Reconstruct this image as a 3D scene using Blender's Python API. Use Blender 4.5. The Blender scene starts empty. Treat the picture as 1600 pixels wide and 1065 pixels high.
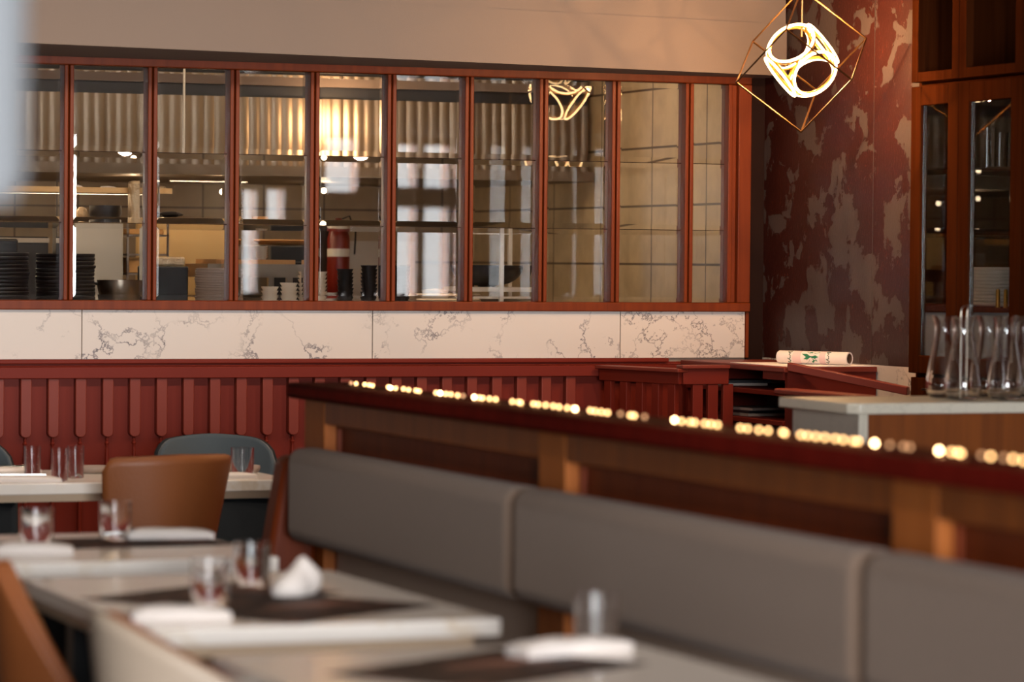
import bpy, math, random
from mathutils import Vector, Matrix
random.seed(7)
S = bpy.context.scene
C = S.collection
PI = math.pi

# ------------------------------------------------------------------ materials
def nodes(name):
    m = bpy.data.materials.new(name); m.use_nodes = True
    nt = m.node_tree
    return m, nt, nt.nodes['Principled BSDF']

def lin(r, g, b):
    f = lambda c: (c/255/12.92) if c/255 <= .04045 else ((c/255+.055)/1.055)**2.4
    return (f(r), f(g), f(b), 1)

def plain(name, col, rough=.5, metal=0., spec=.5, coat=0., bump=0., bscale=60., sheen=0., var=0., vscale=4.):
    m, nt, p = nodes(name)
    p.inputs['Base Color'].default_value = col
    p.inputs['Roughness'].default_value = rough
    p.inputs['Metallic'].default_value = metal
    p.inputs['Specular IOR Level'].default_value = spec
    p.inputs['Coat Weight'].default_value = coat
    p.inputs['Sheen Weight'].default_value = sheen
    if bump or var:
        tc = nt.nodes.new('ShaderNodeTexCoord')
    if bump:
        n = nt.nodes.new('ShaderNodeTexNoise'); n.inputs['Scale'].default_value = bscale; n.inputs['Detail'].default_value = 4
        b = nt.nodes.new('ShaderNodeBump'); b.inputs['Strength'].default_value = bump; b.inputs['Distance'].default_value = .01
        nt.links.new(tc.outputs['Object'], n.inputs['Vector'])
        nt.links.new(n.outputs['Fac'], b.inputs['Height']); nt.links.new(b.outputs['Normal'], p.inputs['Normal'])
    if var:
        n = nt.nodes.new('ShaderNodeTexNoise'); n.inputs['Scale'].default_value = vscale; n.inputs['Detail'].default_value = 3
        mx = nt.nodes.new('ShaderNodeMix'); mx.data_type = 'RGBA'
        mx.inputs[6].default_value = tuple(c*(1-var) for c in col[:3])+(1,)
        mx.inputs[7].default_value = tuple(min(1, c*(1+var)) for c in col[:3])+(1,)
        nt.links.new(tc.outputs['Object'], n.inputs['Vector'])
        nt.links.new(n.outputs['Fac'], mx.inputs[0]); nt.links.new(mx.outputs[2], p.inputs['Base Color'])
    return m

def wood(name, c1, c2, rough=.35, scale=(30, 30, 1.5), coat=.2, spec=.35):
    m, nt, p = nodes(name)
    tc = nt.nodes.new('ShaderNodeTexCoord'); mp = nt.nodes.new('ShaderNodeMapping')
    mp.inputs['Scale'].default_value = scale
    n = nt.nodes.new('ShaderNodeTexNoise'); n.inputs['Scale'].default_value = 1.; n.inputs['Detail'].default_value = 6
    n.inputs['Distortion'].default_value = .6
    r = nt.nodes.new('ShaderNodeValToRGB')
    r.color_ramp.elements[0].position = .3; r.color_ramp.elements[0].color = c1
    r.color_ramp.elements[1].position = .7; r.color_ramp.elements[1].color = c2
    L = nt.links.new
    L(tc.outputs['Object'], mp.inputs['Vector']); L(mp.outputs['Vector'], n.inputs['Vector'])
    L(n.outputs['Fac'], r.inputs['Fac']); L(r.outputs['Color'], p.inputs['Base Color'])
    p.inputs['Roughness'].default_value = rough; p.inputs['Coat Weight'].default_value = coat
    p.inputs['Coat Roughness'].default_value = .25; p.inputs['Specular IOR Level'].default_value = spec
    return m

def marble(name, base, vein, scale=3., amount=.5, rough=.25, off=(0, 0, 0), th=(.45, .68), vw=.035):
    m, nt, p = nodes(name); L = nt.links.new
    tc = nt.nodes.new('ShaderNodeTexCoord'); mp = nt.nodes.new('ShaderNodeMapping')
    mp.inputs['Location'].default_value = off; mp.inputs['Rotation'].default_value = (.3, .7, .4)
    L(tc.outputs['Object'], mp.inputs['Vector'])
    d = nt.nodes.new('ShaderNodeTexNoise'); d.inputs['Scale'].default_value = scale*1.4; d.inputs['Detail'].default_value = 8
    d.inputs['Roughness'].default_value = .65
    L(mp.outputs['Vector'], d.inputs['Vector'])
    mx = nt.nodes.new('ShaderNodeMix'); mx.data_type = 'RGBA'; mx.inputs[0].default_value = .35
    L(mp.outputs['Vector'], mx.inputs[6]); L(d.outputs['Color'], mx.inputs[7])
    v = nt.nodes.new('ShaderNodeTexVoronoi'); v.feature = 'DISTANCE_TO_EDGE'; v.inputs['Scale'].default_value = scale*1.6
    L(mx.outputs[2], v.inputs['Vector'])
    r = nt.nodes.new('ShaderNodeValToRGB')
    r.color_ramp.elements[0].position = 0; r.color_ramp.elements[0].color = (1, 1, 1, 1)
    r.color_ramp.elements[1].position = vw; r.color_ramp.elements[1].color = (0, 0, 0, 1)
    L(v.outputs['Distance'], r.inputs['Fac'])
    g = nt.nodes.new('ShaderNodeTexNoise'); g.inputs['Scale'].default_value = scale*1.3; g.inputs['Detail'].default_value = 3
    L(mp.outputs['Vector'], g.inputs['Vector'])
    r2 = nt.nodes.new('ShaderNodeValToRGB')
    r2.color_ramp.elements[0].position = th[0]; r2.color_ramp.elements[0].color = (0, 0, 0, 1)
    r2.color_ramp.elements[1].position = th[1]; r2.color_ramp.elements[1].color = (1, 1, 1, 1)
    L(g.outputs['Fac'], r2.inputs['Fac'])
    mu = nt.nodes.new('ShaderNodeMath'); mu.operation = 'MULTIPLY'
    L(r.outputs['Color'], mu.inputs[0]); L(r2.outputs['Color'], mu.inputs[1])
    mu2 = nt.nodes.new('ShaderNodeMath'); mu2.operation = 'MULTIPLY'; mu2.inputs[1].default_value = amount
    L(mu.outputs[0], mu2.inputs[0])
    fin = nt.nodes.new('ShaderNodeMix'); fin.data_type = 'RGBA'
    fin.inputs[6].default_value = base; fin.inputs[7].default_value = vein
    L(mu2.outputs[0], fin.inputs[0]); L(fin.outputs[2], p.inputs['Base Color'])
    p.inputs['Roughness'].default_value = rough
    return m

def glassm(name, col=(1, 1, 1, 1), rough=0., ior=1.5):
    m, nt, p = nodes(name)
    p.inputs['Base Color'].default_value = col; p.inputs['Roughness'].default_value = rough
    p.inputs['IOR'].default_value = ior; p.inputs['Transmission Weight'].default_value = 1
    return m

def emit(name, col, s):
    m, nt, p = nodes(name)
    p.inputs['Base Color'].default_value = (0, 0, 0, 1)
    p.inputs['Emission Color'].default_value = col; p.inputs['Emission Strength'].default_value = s
    return m

def tiles(name, c1, c2, mort, sx, sz, axis='x', mortar=.004):
    m, nt, p = nodes(name); L = nt.links.new
    tc = nt.nodes.new('ShaderNodeTexCoord'); se = nt.nodes.new('ShaderNodeSeparateXYZ'); cb = nt.nodes.new('ShaderNodeCombineXYZ')
    L(tc.outputs['Object'], se.inputs[0])
    for o_, i_, d_ in (('X' if axis == 'x' else 'Y', 'X', .12 if axis == 'x' else .232), ('Z', 'Y', .014)):
        a = nt.nodes.new('ShaderNodeMath'); a.operation = 'ADD'; a.inputs[1].default_value = d_; L(se.outputs[o_], a.inputs[0]); L(a.outputs[0], cb.inputs[i_])
    b = nt.nodes.new('ShaderNodeTexBrick'); b.offset = 0.
    b.inputs['Scale'].default_value = 1; b.inputs['Brick Width'].default_value = sx; b.inputs['Row Height'].default_value = sz
    b.inputs['Mortar Size'].default_value = mortar; b.inputs['Color1'].default_value = c1; b.inputs['Color2'].default_value = c2
    b.inputs['Mortar'].default_value = mort; b.inputs['Mortar Smooth'].default_value = .1
    L(cb.outputs[0], b.inputs['Vector'])
    n = nt.nodes.new('ShaderNodeTexNoise'); n.inputs['Scale'].default_value = 9; n.inputs['Detail'].default_value = 6
    L(tc.outputs['Object'], n.inputs['Vector'])
    mx = nt.nodes.new('ShaderNodeMix'); mx.data_type = 'RGBA'; mx.blend_type = 'MULTIPLY'; mx.inputs[0].default_value = .45
    r = nt.nodes.new('ShaderNodeValToRGB'); r.color_ramp.elements[0].position = .35; r.color_ramp.elements[0].color = (.55, .5, .45, 1)
    r.color_ramp.elements[1].position = .6
    L(n.outputs['Fac'], r.inputs['Fac'])
    L(b.outputs['Color'], mx.inputs[6]); L(r.outputs['Color'], mx.inputs[7]); L(mx.outputs[2], p.inputs['Base Color'])
    p.inputs['Roughness'].default_value = .35
    return m

def wallpaper(name):
    m, nt, p = nodes(name); L = nt.links.new
    tc = nt.nodes.new('ShaderNodeTexCoord')
    mp = nt.nodes.new('ShaderNodeMapping'); mp.inputs['Location'].default_value = (3.1, 5.2, 2.9); mp.inputs['Scale'].default_value = (1, 1.1, 1.05)
    L(tc.outputs['Object'], mp.inputs['Vector'])
    n = nt.nodes.new('ShaderNodeTexNoise'); n.inputs['Scale'].default_value = 5.2; n.inputs['Detail'].default_value = 9
    n.inputs['Roughness'].default_value = .6; n.inputs['Distortion'].default_value = .25
    L(mp.outputs['Vector'], n.inputs['Vector'])
    r = nt.nodes.new('ShaderNodeValToRGB'); r.color_ramp.interpolation = 'LINEAR'
    r.color_ramp.elements[0].position = .523; r.color_ramp.elements[0].color = (0, 0, 0, 1)
    r.color_ramp.elements[1].position = .529; r.color_ramp.elements[1].color = (1, 1, 1, 1)
    L(n.outputs['Fac'], r.inputs['Fac'])
    # feathery scratches inside the maroon fields
    mp2 = nt.nodes.new('ShaderNodeMapping'); mp2.inputs['Scale'].default_value = (1, 34, 12); mp2.inputs['Rotation'].default_value = (.5, 0, 0)
    L(tc.outputs['Object'], mp2.inputs['Vector'])
    n2 = nt.nodes.new('ShaderNodeTexNoise'); n2.inputs['Scale'].default_value = 2.2; n2.inputs['Detail'].default_value = 3; n2.inputs['Distortion'].default_value = 2.5
    L(mp2.outputs['Vector'], n2.inputs['Vector'])
    r2 = nt.nodes.new('ShaderNodeValToRGB')
    r2.color_ramp.elements[0].position = .62; r2.color_ramp.elements[0].color = lin(50, 19, 14)
    r2.color_ramp.elements[1].position = .72; r2.color_ramp.elements[1].color = lin(88, 36, 25)
    L(n2.outputs['Fac'], r2.inputs['Fac'])
    mx = nt.nodes.new('ShaderNodeMix'); mx.data_type = 'RGBA'
    mx.inputs[7].default_value = lin(70, 58, 56)
    L(r.outputs['Color'], mx.inputs[0]); L(r2.outputs['Color'], mx.inputs[6]); L(mx.outputs[2], p.inputs['Base Color'])
    ad = nt.nodes.new('ShaderNodeMath'); ad.operation = 'MULTIPLY_ADD'; ad.inputs[1].default_value = .25
    L(n2.outputs['Fac'], ad.inputs[0]); L(r.outputs['Color'], ad.inputs[2])
    b = nt.nodes.new('ShaderNodeBump'); b.inputs['Strength'].default_value = .5; b.inputs['Distance'].default_value = .006
    L(ad.outputs[0], b.inputs['Height']); L(b.outputs['Normal'], p.inputs['Normal'])
    p.inputs['Roughness'].default_value = .45; p.inputs['Specular IOR Level'].default_value = .22
    return m

def menu_print(name, seed):
    m, nt, p = nodes(name); L = nt.links.new
    tc = nt.nodes.new('ShaderNodeTexCoord')
    n = nt.nodes.new('ShaderNodeTexNoise'); n.inputs['Scale'].default_value = 9; n.inputs['Detail'].default_value = 4; n.inputs['Distortion'].default_value = 1.2
    n.noise_dimensions = '4D'; n.inputs['W'].default_value = seed
    L(tc.outputs['Object'], n.inputs['Vector'])
    r = nt.nodes.new('ShaderNodeValToRGB')
    e = r.color_ramp.elements
    e[0].position = .3; e[0].color = lin(30, 20, 17)
    e[1].position = .78; e[1].color = lin(176, 120, 100)
    a = e.new(.52); a.color = lin(46, 30, 25)
    a = e.new(.62); a.color = lin(92, 62, 52)
    L(n.outputs['Fac'], r.inputs['Fac']); L(r.outputs['Color'], p.inputs['Base Color'])
    p.inputs['Roughness'].default_value = .6; p.inputs['Specular IOR Level'].default_value = .2
    return m

M = {}
M['frame'] = wood('cherry_wood', lin(98, 37, 9), lin(118, 49, 15), .45, coat=0, spec=.25)
M['oak'] = wood('stained_oak', lin(108, 53, 12), lin(130, 67, 18), .45, coat=0)
M['stile'] = wood('lacquered_oak', lin(142, 76, 30), lin(162, 92, 40), .5, coat=0, spec=.2)
M['walnut'] = wood('walnut_veneer', lin(50, 21, 7), lin(66, 30, 11), .7, coat=0, spec=0)
M['panelwood'] = wood('panel_wood', lin(92, 33, 9), lin(112, 46, 14), .5, coat=0, spec=.25)
M['railwood'] = wood('mahogany_rail', lin(82, 14, 7), lin(98, 20, 11), .8, coat=0, spec=.05)
M['red'] = plain('red_paint', lin(108, 31, 18), .55, spec=.2, var=.08)
M['redtop'] = plain('red_lacquer_and_slat_sheen', lin(118, 45, 32), .45, spec=.3, var=.06)
M['soffit'] = plain('taupe_plaster', lin(118, 102, 92), .8, bump=.05, bscale=200)
M['ceil'] = plain('brown_ceiling', lin(92, 76, 66), .85)
M['plaster'] = plain('warm_plaster', lin(150, 130, 112), .85)
M['dark'] = plain('dark_plaster', lin(60, 48, 42), .8)
M['floor'] = wood('floor_boards', lin(70, 44, 30), lin(98, 64, 44), .4, scale=(2, 25, 25))
M['marble'] = marble('pale_marble', lin(208, 197, 190), lin(78, 74, 86), 3.4, 1., vw=.03, th=(.42, .6))
M['marble2'] = marble('veined_marble', lin(212, 199, 190), lin(96, 88, 94), 6.5, 1., off=(2, 1, 4), vw=.055, th=(.34, .56))
M['stone'] = marble('white_quartz', lin(226, 218, 210), lin(196, 168, 128), 1.4, .5, .17)
M['greystone'] = marble('grey_marble', lin(208, 200, 184), lin(120, 114, 108), 5., .5, .3)
M['ply'] = plain('table_substrate', lin(186, 160, 132), .6)
M['black'] = plain('black_metal', lin(22, 22, 24), .4, .5)
M['bronze'] = plain('bronze_rod', lin(110, 78, 46), .35, .9)
M['gold'] = plain('gold_metal', lin(224, 170, 84), .3, 1.)
M['glow'] = emit('warm_tube', (1, .62, .28, 1), 24)
M['bulb'] = emit('warm_bulb', (1, .56, .22, 1), 9)
M['bulb2'] = emit('warm_bulb_bright', (1, .62, .3, 1), 30)
M['bulb3'] = emit('warm_bulb_dim', (1, .5, .24, 1), 2.2)
M['fabric'] = plain('taupe_fabric', lin(122, 101, 86), .95, bump=.25, bscale=500, sheen=.15, var=.06, vscale=60)
M['fabriclit'] = plain('lit_taupe_fabric', lin(186, 164, 146), .95, bump=.2, bscale=500)  # lighter copy of the cushion fabric, makes up for the bolster's shade
M['brown'] = plain('tan_leather', lin(142, 80, 40), .5, bump=.12, bscale=150, var=.08)
M['leathersheen'] = plain('brown_leather_sheen', lin(168, 150, 132), .5, bump=.1, bscale=150)  # pale copy of the brown leather, paints window sheen on the chair's outside
M['blue'] = plain('slate_blue_fabric', lin(68, 78, 86), .95, bump=.2, bscale=500, sheen=.2)
M['blueshade'] = plain('shaded_blue_fabric', lin(22, 26, 31), .95)
M['glass'] = glassm('clear_glass')
M['cabinetglass'] = glassm('cabinet_glass', (.95, .95, .94, 1), 0., 1.28)
M['pane'] = glassm('pane_glass', (.97, .975, .97, 1))
M['white'] = plain('white_cotton', lin(220, 210, 204), .9, bump=.1, bscale=300)
M['porcelain'] = plain('white_porcelain', lin(226, 214, 198), .25)
M['greyware'] = plain('grey_stoneware', lin(160, 142, 132), .4)
M['blackware'] = plain('black_stoneware', lin(30, 30, 34), .4)
M['lip'] = plain('steel_edge_reflection', lin(206, 166, 112), .45, .3)
M['steel'] = plain('brushed_steel', lin(168, 156, 142), .32, 1., var=.1, vscale=3)
M['steeld'] = plain('hood_steel', lin(126, 112, 96), .4, .9)
M['chrome'] = plain('chrome', lin(220, 218, 214), .12, 1.)
M['film'] = plain('crumpled_film', lin(196, 172, 140), .22, .25, bump=1., bscale=40)
M['card'] = plain('tan_cardboard', lin(196, 150, 96), .8, bump=.3, bscale=25)
M['tan'] = plain('tan_wood', lin(206, 150, 92), .6)
M['board'] = plain('pale_board', lin(206, 172, 118), .7)
M['whitepaint'] = plain('white_enamel', lin(168, 166, 162), .4)
M['postw'] = plain('white_rack_metal', lin(206, 198, 186), .4)
M['redext'] = plain('red_enamel', lin(112, 24, 10), .35)
M['wallpaper'] = wallpaper('damask_wallpaper')
M['tilex'] = tiles('kitchen_tile_back', lin(150, 128, 102), lin(138, 118, 92), lin(60, 48, 38), .30, .247, 'x')
M['tiley'] = tiles('kitchen_tile_side', lin(214, 190, 152), lin(204, 180, 142), lin(96, 76, 54), .555, .247, 'y', .005)
M['mat1'] = menu_print('printed_mat', 1.3)
M['mat2'] = menu_print('printed_mat_b', 7.7)
M['shadebar'] = plain('corner_shade_and_bar_brown', lin(32, 16, 11), .8, spec=.1)
M['shade'] = plain('white_shade_fabric', lin(142, 147, 152), .9)
M['paper'] = plain('white_paper', lin(238, 228, 224), .8)
M['green'] = plain('green_ink', lin(30, 120, 84), .7)
M['ink'] = plain('dark_green_ink', lin(28, 76, 62), .7)
M['pink'] = plain('pink_ink', lin(226, 196, 196), .8)
M['brownin'] = plain('cardboard_core', lin(110, 78, 56), .9)

# ------------------------------------------------------------------ mesh builder
class MB:
    def __init__(s): s.v = []; s.f = []; s.sm = []
    def add(s, vs, fs, smooth=False):
        o = len(s.v); s.v += [Vector(p) for p in vs]
        s.f += [tuple(i+o for i in f) for f in fs]; s.sm += [smooth]*len(fs); return s
    def box(s, a, b):
        x0, y0, z0 = a; x1, y1, z1 = b
        vs = [(x0, y0, z0), (x1, y0, z0), (x1, y1, z0), (x0, y1, z0), (x0, y0, z1), (x1, y0, z1), (x1, y1, z1), (x0, y1, z1)]
        return s.add(vs, [(3, 2, 1, 0), (4, 5, 6, 7), (0, 1, 5, 4), (1, 2, 6, 5), (2, 3, 7, 6), (3, 0, 4, 7)])
    def prism(s, pts, z0, z1):          # pts ccw in xy
        n = len(pts)
        vs = [(x, y, z0) for x, y in pts]+[(x, y, z1) for x, y in pts]
        fs = [tuple(range(n-1, -1, -1)), tuple(range(n, 2*n))]+[(i, (i+1) % n, n+(i+1) % n, n+i) for i in range(n)]
        return s.add(vs, fs)
    def lathe(s, prof, n=24, c=(0, 0, 0), axis='z', cap=True):
        vs = []; fs = []
        for r, z in prof:
            for k in range(n):
                a = 2*PI*k/n; p = (r*math.cos(a), r*math.sin(a), z)
                if axis == 'x': p = (p[2], p[0], p[1])
                if axis == 'y': p = (p[1], p[2], p[0])
                vs.append((p[0]+c[0], p[1]+c[1], p[2]+c[2]))
        for j in range(len(prof)-1):
            for k in range(n):
                k2 = (k+1) % n; fs.append((j*n+k, j*n+k2, (j+1)*n+k2, (j+1)*n+k))
        if cap:
            if prof[0][0] > 1e-6: fs.append(tuple(range(n-1, -1, -1)))
            if prof[-1][0] > 1e-6: fs.append(tuple((len(prof)-1)*n+k for k in range(n)))
        return s.add(vs, fs, True)
    def tube(s, pts, r, n=8, closed=False, r2=None):
        pts = [Vector(p) for p in pts]; m = len(pts); vs = []; fs = []
        up = None
        for i, p in enumerate(pts):
            if closed: t = pts[(i+1) % m]-pts[i-1]
            else: t = pts[min(i+1, m-1)]-pts[max(i-1, 0)]
            t.normalize()
            if up is None:
                up = Vector((0, 0, 1)) if abs(t.z) < .9 else Vector((1, 0, 0))
            a = (up-t*up.dot(t))
            if a.length < 1e-5: a = t.orthogonal()
            a.normalize(); b = t.cross(a); up = a
            rr = r[i] if isinstance(r, (list, tuple)) else r
            rb = rr if r2 is None else r2
            for k in range(n):
                q = 2*PI*k/n; vs.append(p+a*rr*math.cos(q)+b*rb*math.sin(q))
        for i in range(m if closed else m-1):
            j = (i+1) % m
            for k in range(n):
                k2 = (k+1) % n; fs.append((i*n+k, i*n+k2, j*n+k2, j*n+k))
        if not closed:
            fs.append(tuple(range(n-1, -1, -1))); fs.append(tuple((m-1)*n+k for k in range(n)))
        return s.add(vs, fs, True)
    def grid(s, P, smooth=True, closed=False):
        h = len(P); w = len(P[0]); vs = [p for row in P for p in row]; fs = []
        for j in range(h-1):
            for i in range(w if closed else w-1):
                i2 = (i+1) % w; fs.append((j*w+i, j*w+i2, (j+1)*w+i2, (j+1)*w+i))
        return s.add(vs, fs, smooth)
    def xf(s, mat):
        s.v = [mat @ p for p in s.v]; return s
    def build(s, name, mat, parent=None, world=None, bevel=0, seg=2, subsurf=0, sharp=40, solid=0):
        """world: origin to subtract from world coordinates"""
        o = Vector(world) if world is not None else Vector((0, 0, 0))
        me = bpy.data.meshes.new(name)
        me.from_pydata([tuple(p-o) for p in s.v], [], s.f); me.update()
        for poly, sm in zip(me.polygons, s.sm): poly.use_smooth = sm or bevel > 0 or subsurf > 0
        try: me.set_sharp_from_angle(angle=math.radians(sharp) if any(s.sm) or bevel or subsurf else 0)
        except Exception: pass
        if isinstance(mat, str): mat = M[mat]
        me.materials.append(mat)
        ob = bpy.data.objects.new(name, me); C.objects.link(ob)
        if parent is not None: ob.parent = parent
        elif world is not None: ob.location = o
        if solid:
            q = ob.modifiers.new('Solidify', 'SOLIDIFY'); q.thickness = solid; q.offset = 0
        if bevel:
            q = ob.modifiers.new('Bevel', 'BEVEL'); q.width = bevel; q.segments = seg; q.limit_method = 'ANGLE'; q.angle_limit = .6
            q.harden_normals = False
        if subsurf:
            q = ob.modifiers.new('Subdivision', 'SUBSURF'); q.levels = subsurf; q.render_levels = subsurf
        return ob

def box(a, b): return MB().box(a, b)

def tag(o, label, cat, group=None, kind=None):
    o['label'] = label; o['category'] = cat
    if group: o['group'] = group
    if kind: o['kind'] = kind
    return o

def thing(name, label, cat, loc=(0, 0, 0), rz=0, group=None):
    o = bpy.data.objects.new(name, None); o.empty_display_size = .05; C.objects.link(o)
    o.location = loc; o.rotation_euler = (0, 0, rz)
    return tag(o, label, cat, group)

def struct(name, mb, mat, parent=None, bevel=0, label=None, **k):
    o = mb.build(name, mat, parent, bevel=bevel, **k)
    if parent is None: o['kind'] = 'structure'
    if label: o['label'] = label
    return o

def copy_tree(o, loc=None, rz=None, label=None, group=None, parent=None):
    c = o.copy(); C.objects.link(c)
    if parent is not None: c.parent = parent
    if loc is not None: c.location = loc
    if rz is not None: c.rotation_euler = (0, 0, rz)
    if label: c['label'] = label
    if group: c['group'] = group
    for ch in list(o.children): copy_tree(ch, parent=c)
    return c

# ------------------------------------------------------------------ shell
YW = 12.15                                  # plane of the kitchen window wall
struct('floor', box((-6, -2.6, -.1), (12, 15.5, 0)), 'floor')
struct('ceiling', box((-6, -2.6, 2.53), (12, 12.15, 2.63)), 'ceil')
# wall that carries the kitchen window
wb = MB()
wb.box((-6, YW, 0), (5.72, YW+.1, 1.28))
wb.box((-6, YW, 2.225), (5.72, YW+.1, 2.63)); wb.box((-6, YW, 1.28), (2.28, YW+.1, 2.225))
struct('wall_back', wb, 'plaster')
# soffit over the window, running slightly askew
sf = MB(); fy = lambda x: 11.94-(5.80-x)*.1646
sf.prism([(-2, fy(-2)), (5.79, fy(5.79)), (5.79, YW), (-2, YW)], 2.212, 2.415)
sf.prism([(-2, fy(-2)+.012), (5.79, fy(5.79)+.012), (5.79, YW), (-2, YW)], 2.415, 2.53)
struct('trim_1', sf, 'soffit')
# right side wall with wallpaper, marble dado below
wp = box((5.80, 10.83, 1.10), (5.92, 12.25, 2.53)); struct('wall_right', wp, 'wallpaper')
gr = MB(); gr.box((5.7985, 11.208, 1.10), (5.80, 11.2095, 2.53)); struct('trim_2', gr, 'dark')
struct('trim_11', box((5.7285, YW+.001, 0), (5.7995, YW+.12, 2.53)), 'shadebar')  # wall filler; its near-black colour paints the shade of the corner
struct('trim_3', box((5.80, 10.83, 0), (5.92, 12.25, 1.10)), 'marble')
struct('wall_left', box((-6.1, -2.6, 0), (-6, 12.2, 2.6)), 'dark')
struct('wall_bar', box((6.25, 9.0, 0), (12, 9.1, 2.6)), 'walnut')
struct('wall_east', box((12, -2.6, 0), (12.1, 9.1, 2.6)), 'plaster')
# street front behind the camera: tall openings to daylight
def facade():
    b = MB(); y0, y1 = -2.7, -2.5
    ops = [(-.9, .5, .35, 2.46), (.7, 2.3, .35, 2.46), (2.5, 3.2, .35, 2.46),
           (8.03, 8.15, 1.2, 2.05), (8.24, 8.39, 1.8, 2.06), (8.75, 9.03, 2.05, 2.5),
           (9.36, 9.56, .9, 1.93), (9.63, 9.85, .9, 1.93), (9.90, 9.97, .9, 1.93),
           (9.36, 9.56, 2.1, 2.46), (9.63, 9.85, 2.1, 2.46), (9.90, 9.97, 2.1, 2.46)]
    xs = sorted({-6, 12}|{o[0] for o in ops}|{o[1] for o in ops}); zs = sorted({0, 2.6}|{o[2] for o in ops}|{o[3] for o in ops})
    for i in range(len(xs)-1):
        xm = (xs[i]+xs[i+1])/2; run = None
        col = [o for o in ops if o[0] < xm < o[1]]
        z = 0
        for o in sorted(col, key=lambda o: o[2])+[None]:
            top = o[2] if o else 2.6
            if top > z: b.box((xs[i], y0, z), (xs[i+1], y1, top))
            if o: z = o[3]
    return b
struct('wall_front', facade(), 'oak')
# kitchen shell
struct('wall_kitchen', box((-2, 15.3, 0), (5.72, 15.4, 2.7)), 'tilex')
struct('wall_side', box((5.72, YW+.1, 0), (5.80, 15.4, 2.7)), 'tiley')
struct('wall_west', box((-2.1, YW+.1, 0), (-2, 15.4, 2.7)), 'plaster')
struct('trim_4', box((-2, YW+.1, 2.6), (5.72, 15.3, 2.7)), 'plaster')
# marble band between window and red panelling: four slabs
xs = [1.2, 3.015, 4.148, 5.175, 5.715]
for i in range(4):
    struct('marble_slab' if 0 else 'trim_%d' % (5+i), box((xs[i]+.002, YW-.014, 1.10), (xs[i+1]-.002, YW, 1.282)), 'marble2' if i == 3 else 'marble')
struct('trim_9', box((5.7155, YW-.02, 1.10), (5.728, YW, 1.282)), 'frame')

# ------------------------------------------------------------------ kitchen window (ten tall bays of bevelled glass)
win = bpy.data.objects.new('window_1', None); C.objects.link(win); win.location = (4, YW, 1.28); win['kind'] = 'structure'
WO = (4, YW, 1.28)
fr = MB(); fr.box((2.28, YW-.035, 1.282), (5.728, YW+.07, 1.318)); fr.box((2.28, YW-.03, 2.183), (5.728, YW+.07, 2.232))
fr.build('window_frame', 'frame', win, WO, bevel=.004)
jm = MB(); jm.box((5.672, YW-.03, 1.318), (5.728, YW+.07, 2.183)); jm.box((5.632, YW-.02, 1.318), (5.650, YW+.06, 2.183)); jm.box((5.650, YW-.008, 1.318), (5.672, YW+.05, 2.183))
jm.build('window_jamb', 'frame', win, WO, bevel=.003)
mx_ = [2.330, 2.645, 2.961, 3.278, 3.595, 3.910, 4.218, 4.534, 4.842, 5.148, 5.462, 5.641]
for x in mx_[:-1]:
    b = MB(); b.box((x-.018, YW-.022, 1.318), (x-.003, YW+.06, 2.183)); b.box((x+.003, YW-.022, 1.318), (x+.018, YW+.06, 2.183))
    b.box((x-.003, YW-.006, 1.318), (x+.003, YW+.05, 2.183))
    b.build('mullion', 'frame', win, WO, bevel=.003)
def lite(b, x0, x1, z0, z1, y):
    e, t0, t1, w = 0, .0012, .0035, .020
    O = [(x0, z0), (x1, z0), (x1, z1), (x0, z1)]; I = [(x0+w, z0+w), (x1-w, z0+w), (x1-w, z1-w), (x0+w, z1-w)]
    vs = [(x, y-t0, z) for x, z in O]+[(x, y-t1, z) for x, z in I]+[(x, y+t0, z) for x, z in O]
    fs = [(4, 5, 6, 7), (11, 10, 9, 8)]
    for i in range(4):
        j = (i+1) % 4; fs.append((i, j, 4+j, 4+i)); fs.append((8+i, 8+j, j, i))
    b.add(vs, fs)
for z in (1.604, 1.868): box((2.345, YW+.0185, z-.0012), (5.632, YW+.0215, z+.0012)).build('glazing_bar', 'shadebar', win, WO)
for i in range(1, len(mx_)-1):
    b = MB(); x0, x1 = mx_[i]+.018, mx_[i+1]-(.018 if i < len(mx_)-2 else .009)
    for z0, z1 in ((1.3185, 1.6025), (1.6055, 1.8665), (1.8695, 2.1825)): lite(b, x0, x1, z0, z1, YW+.02)
    b.build('pane', 'pane', win, WO)

# ------------------------------------------------------------------ red panelling below the window
wn = thing('slatted_wainscot', 'long red painted wainscot with paddle slats below the marble band', 'wall panelling', (4, YW, 0)); WN = (4, YW, 0)
b = MB(); b.box((1.2, YW-.012, 0), (5.72, YW-.001, 1.085)); b.build('backing_board', 'red', wn, WN)
b = MB(); b.box((1.2, YW-.05, 1.083), (5.37, YW-.001, 1.0995)); b.build('cap_rail', 'red', wn, WN, bevel=.004)
b = MB(); b.box((1.2, YW-.060, 1.030), (5.72, YW-.012, 1.0725)); b.box((1.2, YW-.046, 1.0725), (5.72, YW-.012, 1.0775)); b.build('top_rail', 'red', wn, WN, bevel=.004)
def slat_mb(x, y, ztop, zbot, hw=.0205, d=.035):
    b = MB(); pts = [(-hw, ztop), (-hw, zbot+hw*.8)]
    for k in range(7):
        a = PI+PI*k/6; pts.append((hw*math.cos(a), zbot+hw*.8+hw*.8*math.sin(a)))
    pts += [(hw, zbot+hw*.8), (hw, ztop)]
    pts = pts[:1]+pts[2:-2]+pts[-1:]
    n = len(pts)
    vs = [(x+px, y-d, pz) for px, pz in pts]+[(x+px, y, pz) for px, pz in pts]
    fs = [tuple(range(n)), tuple(range(2*n-1, n-1, -1))]+[((i+1) % n, i, n+i, n+(i+1) % n) for i in range(n)]
    return b.add(vs, fs)
x = 2.39
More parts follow.
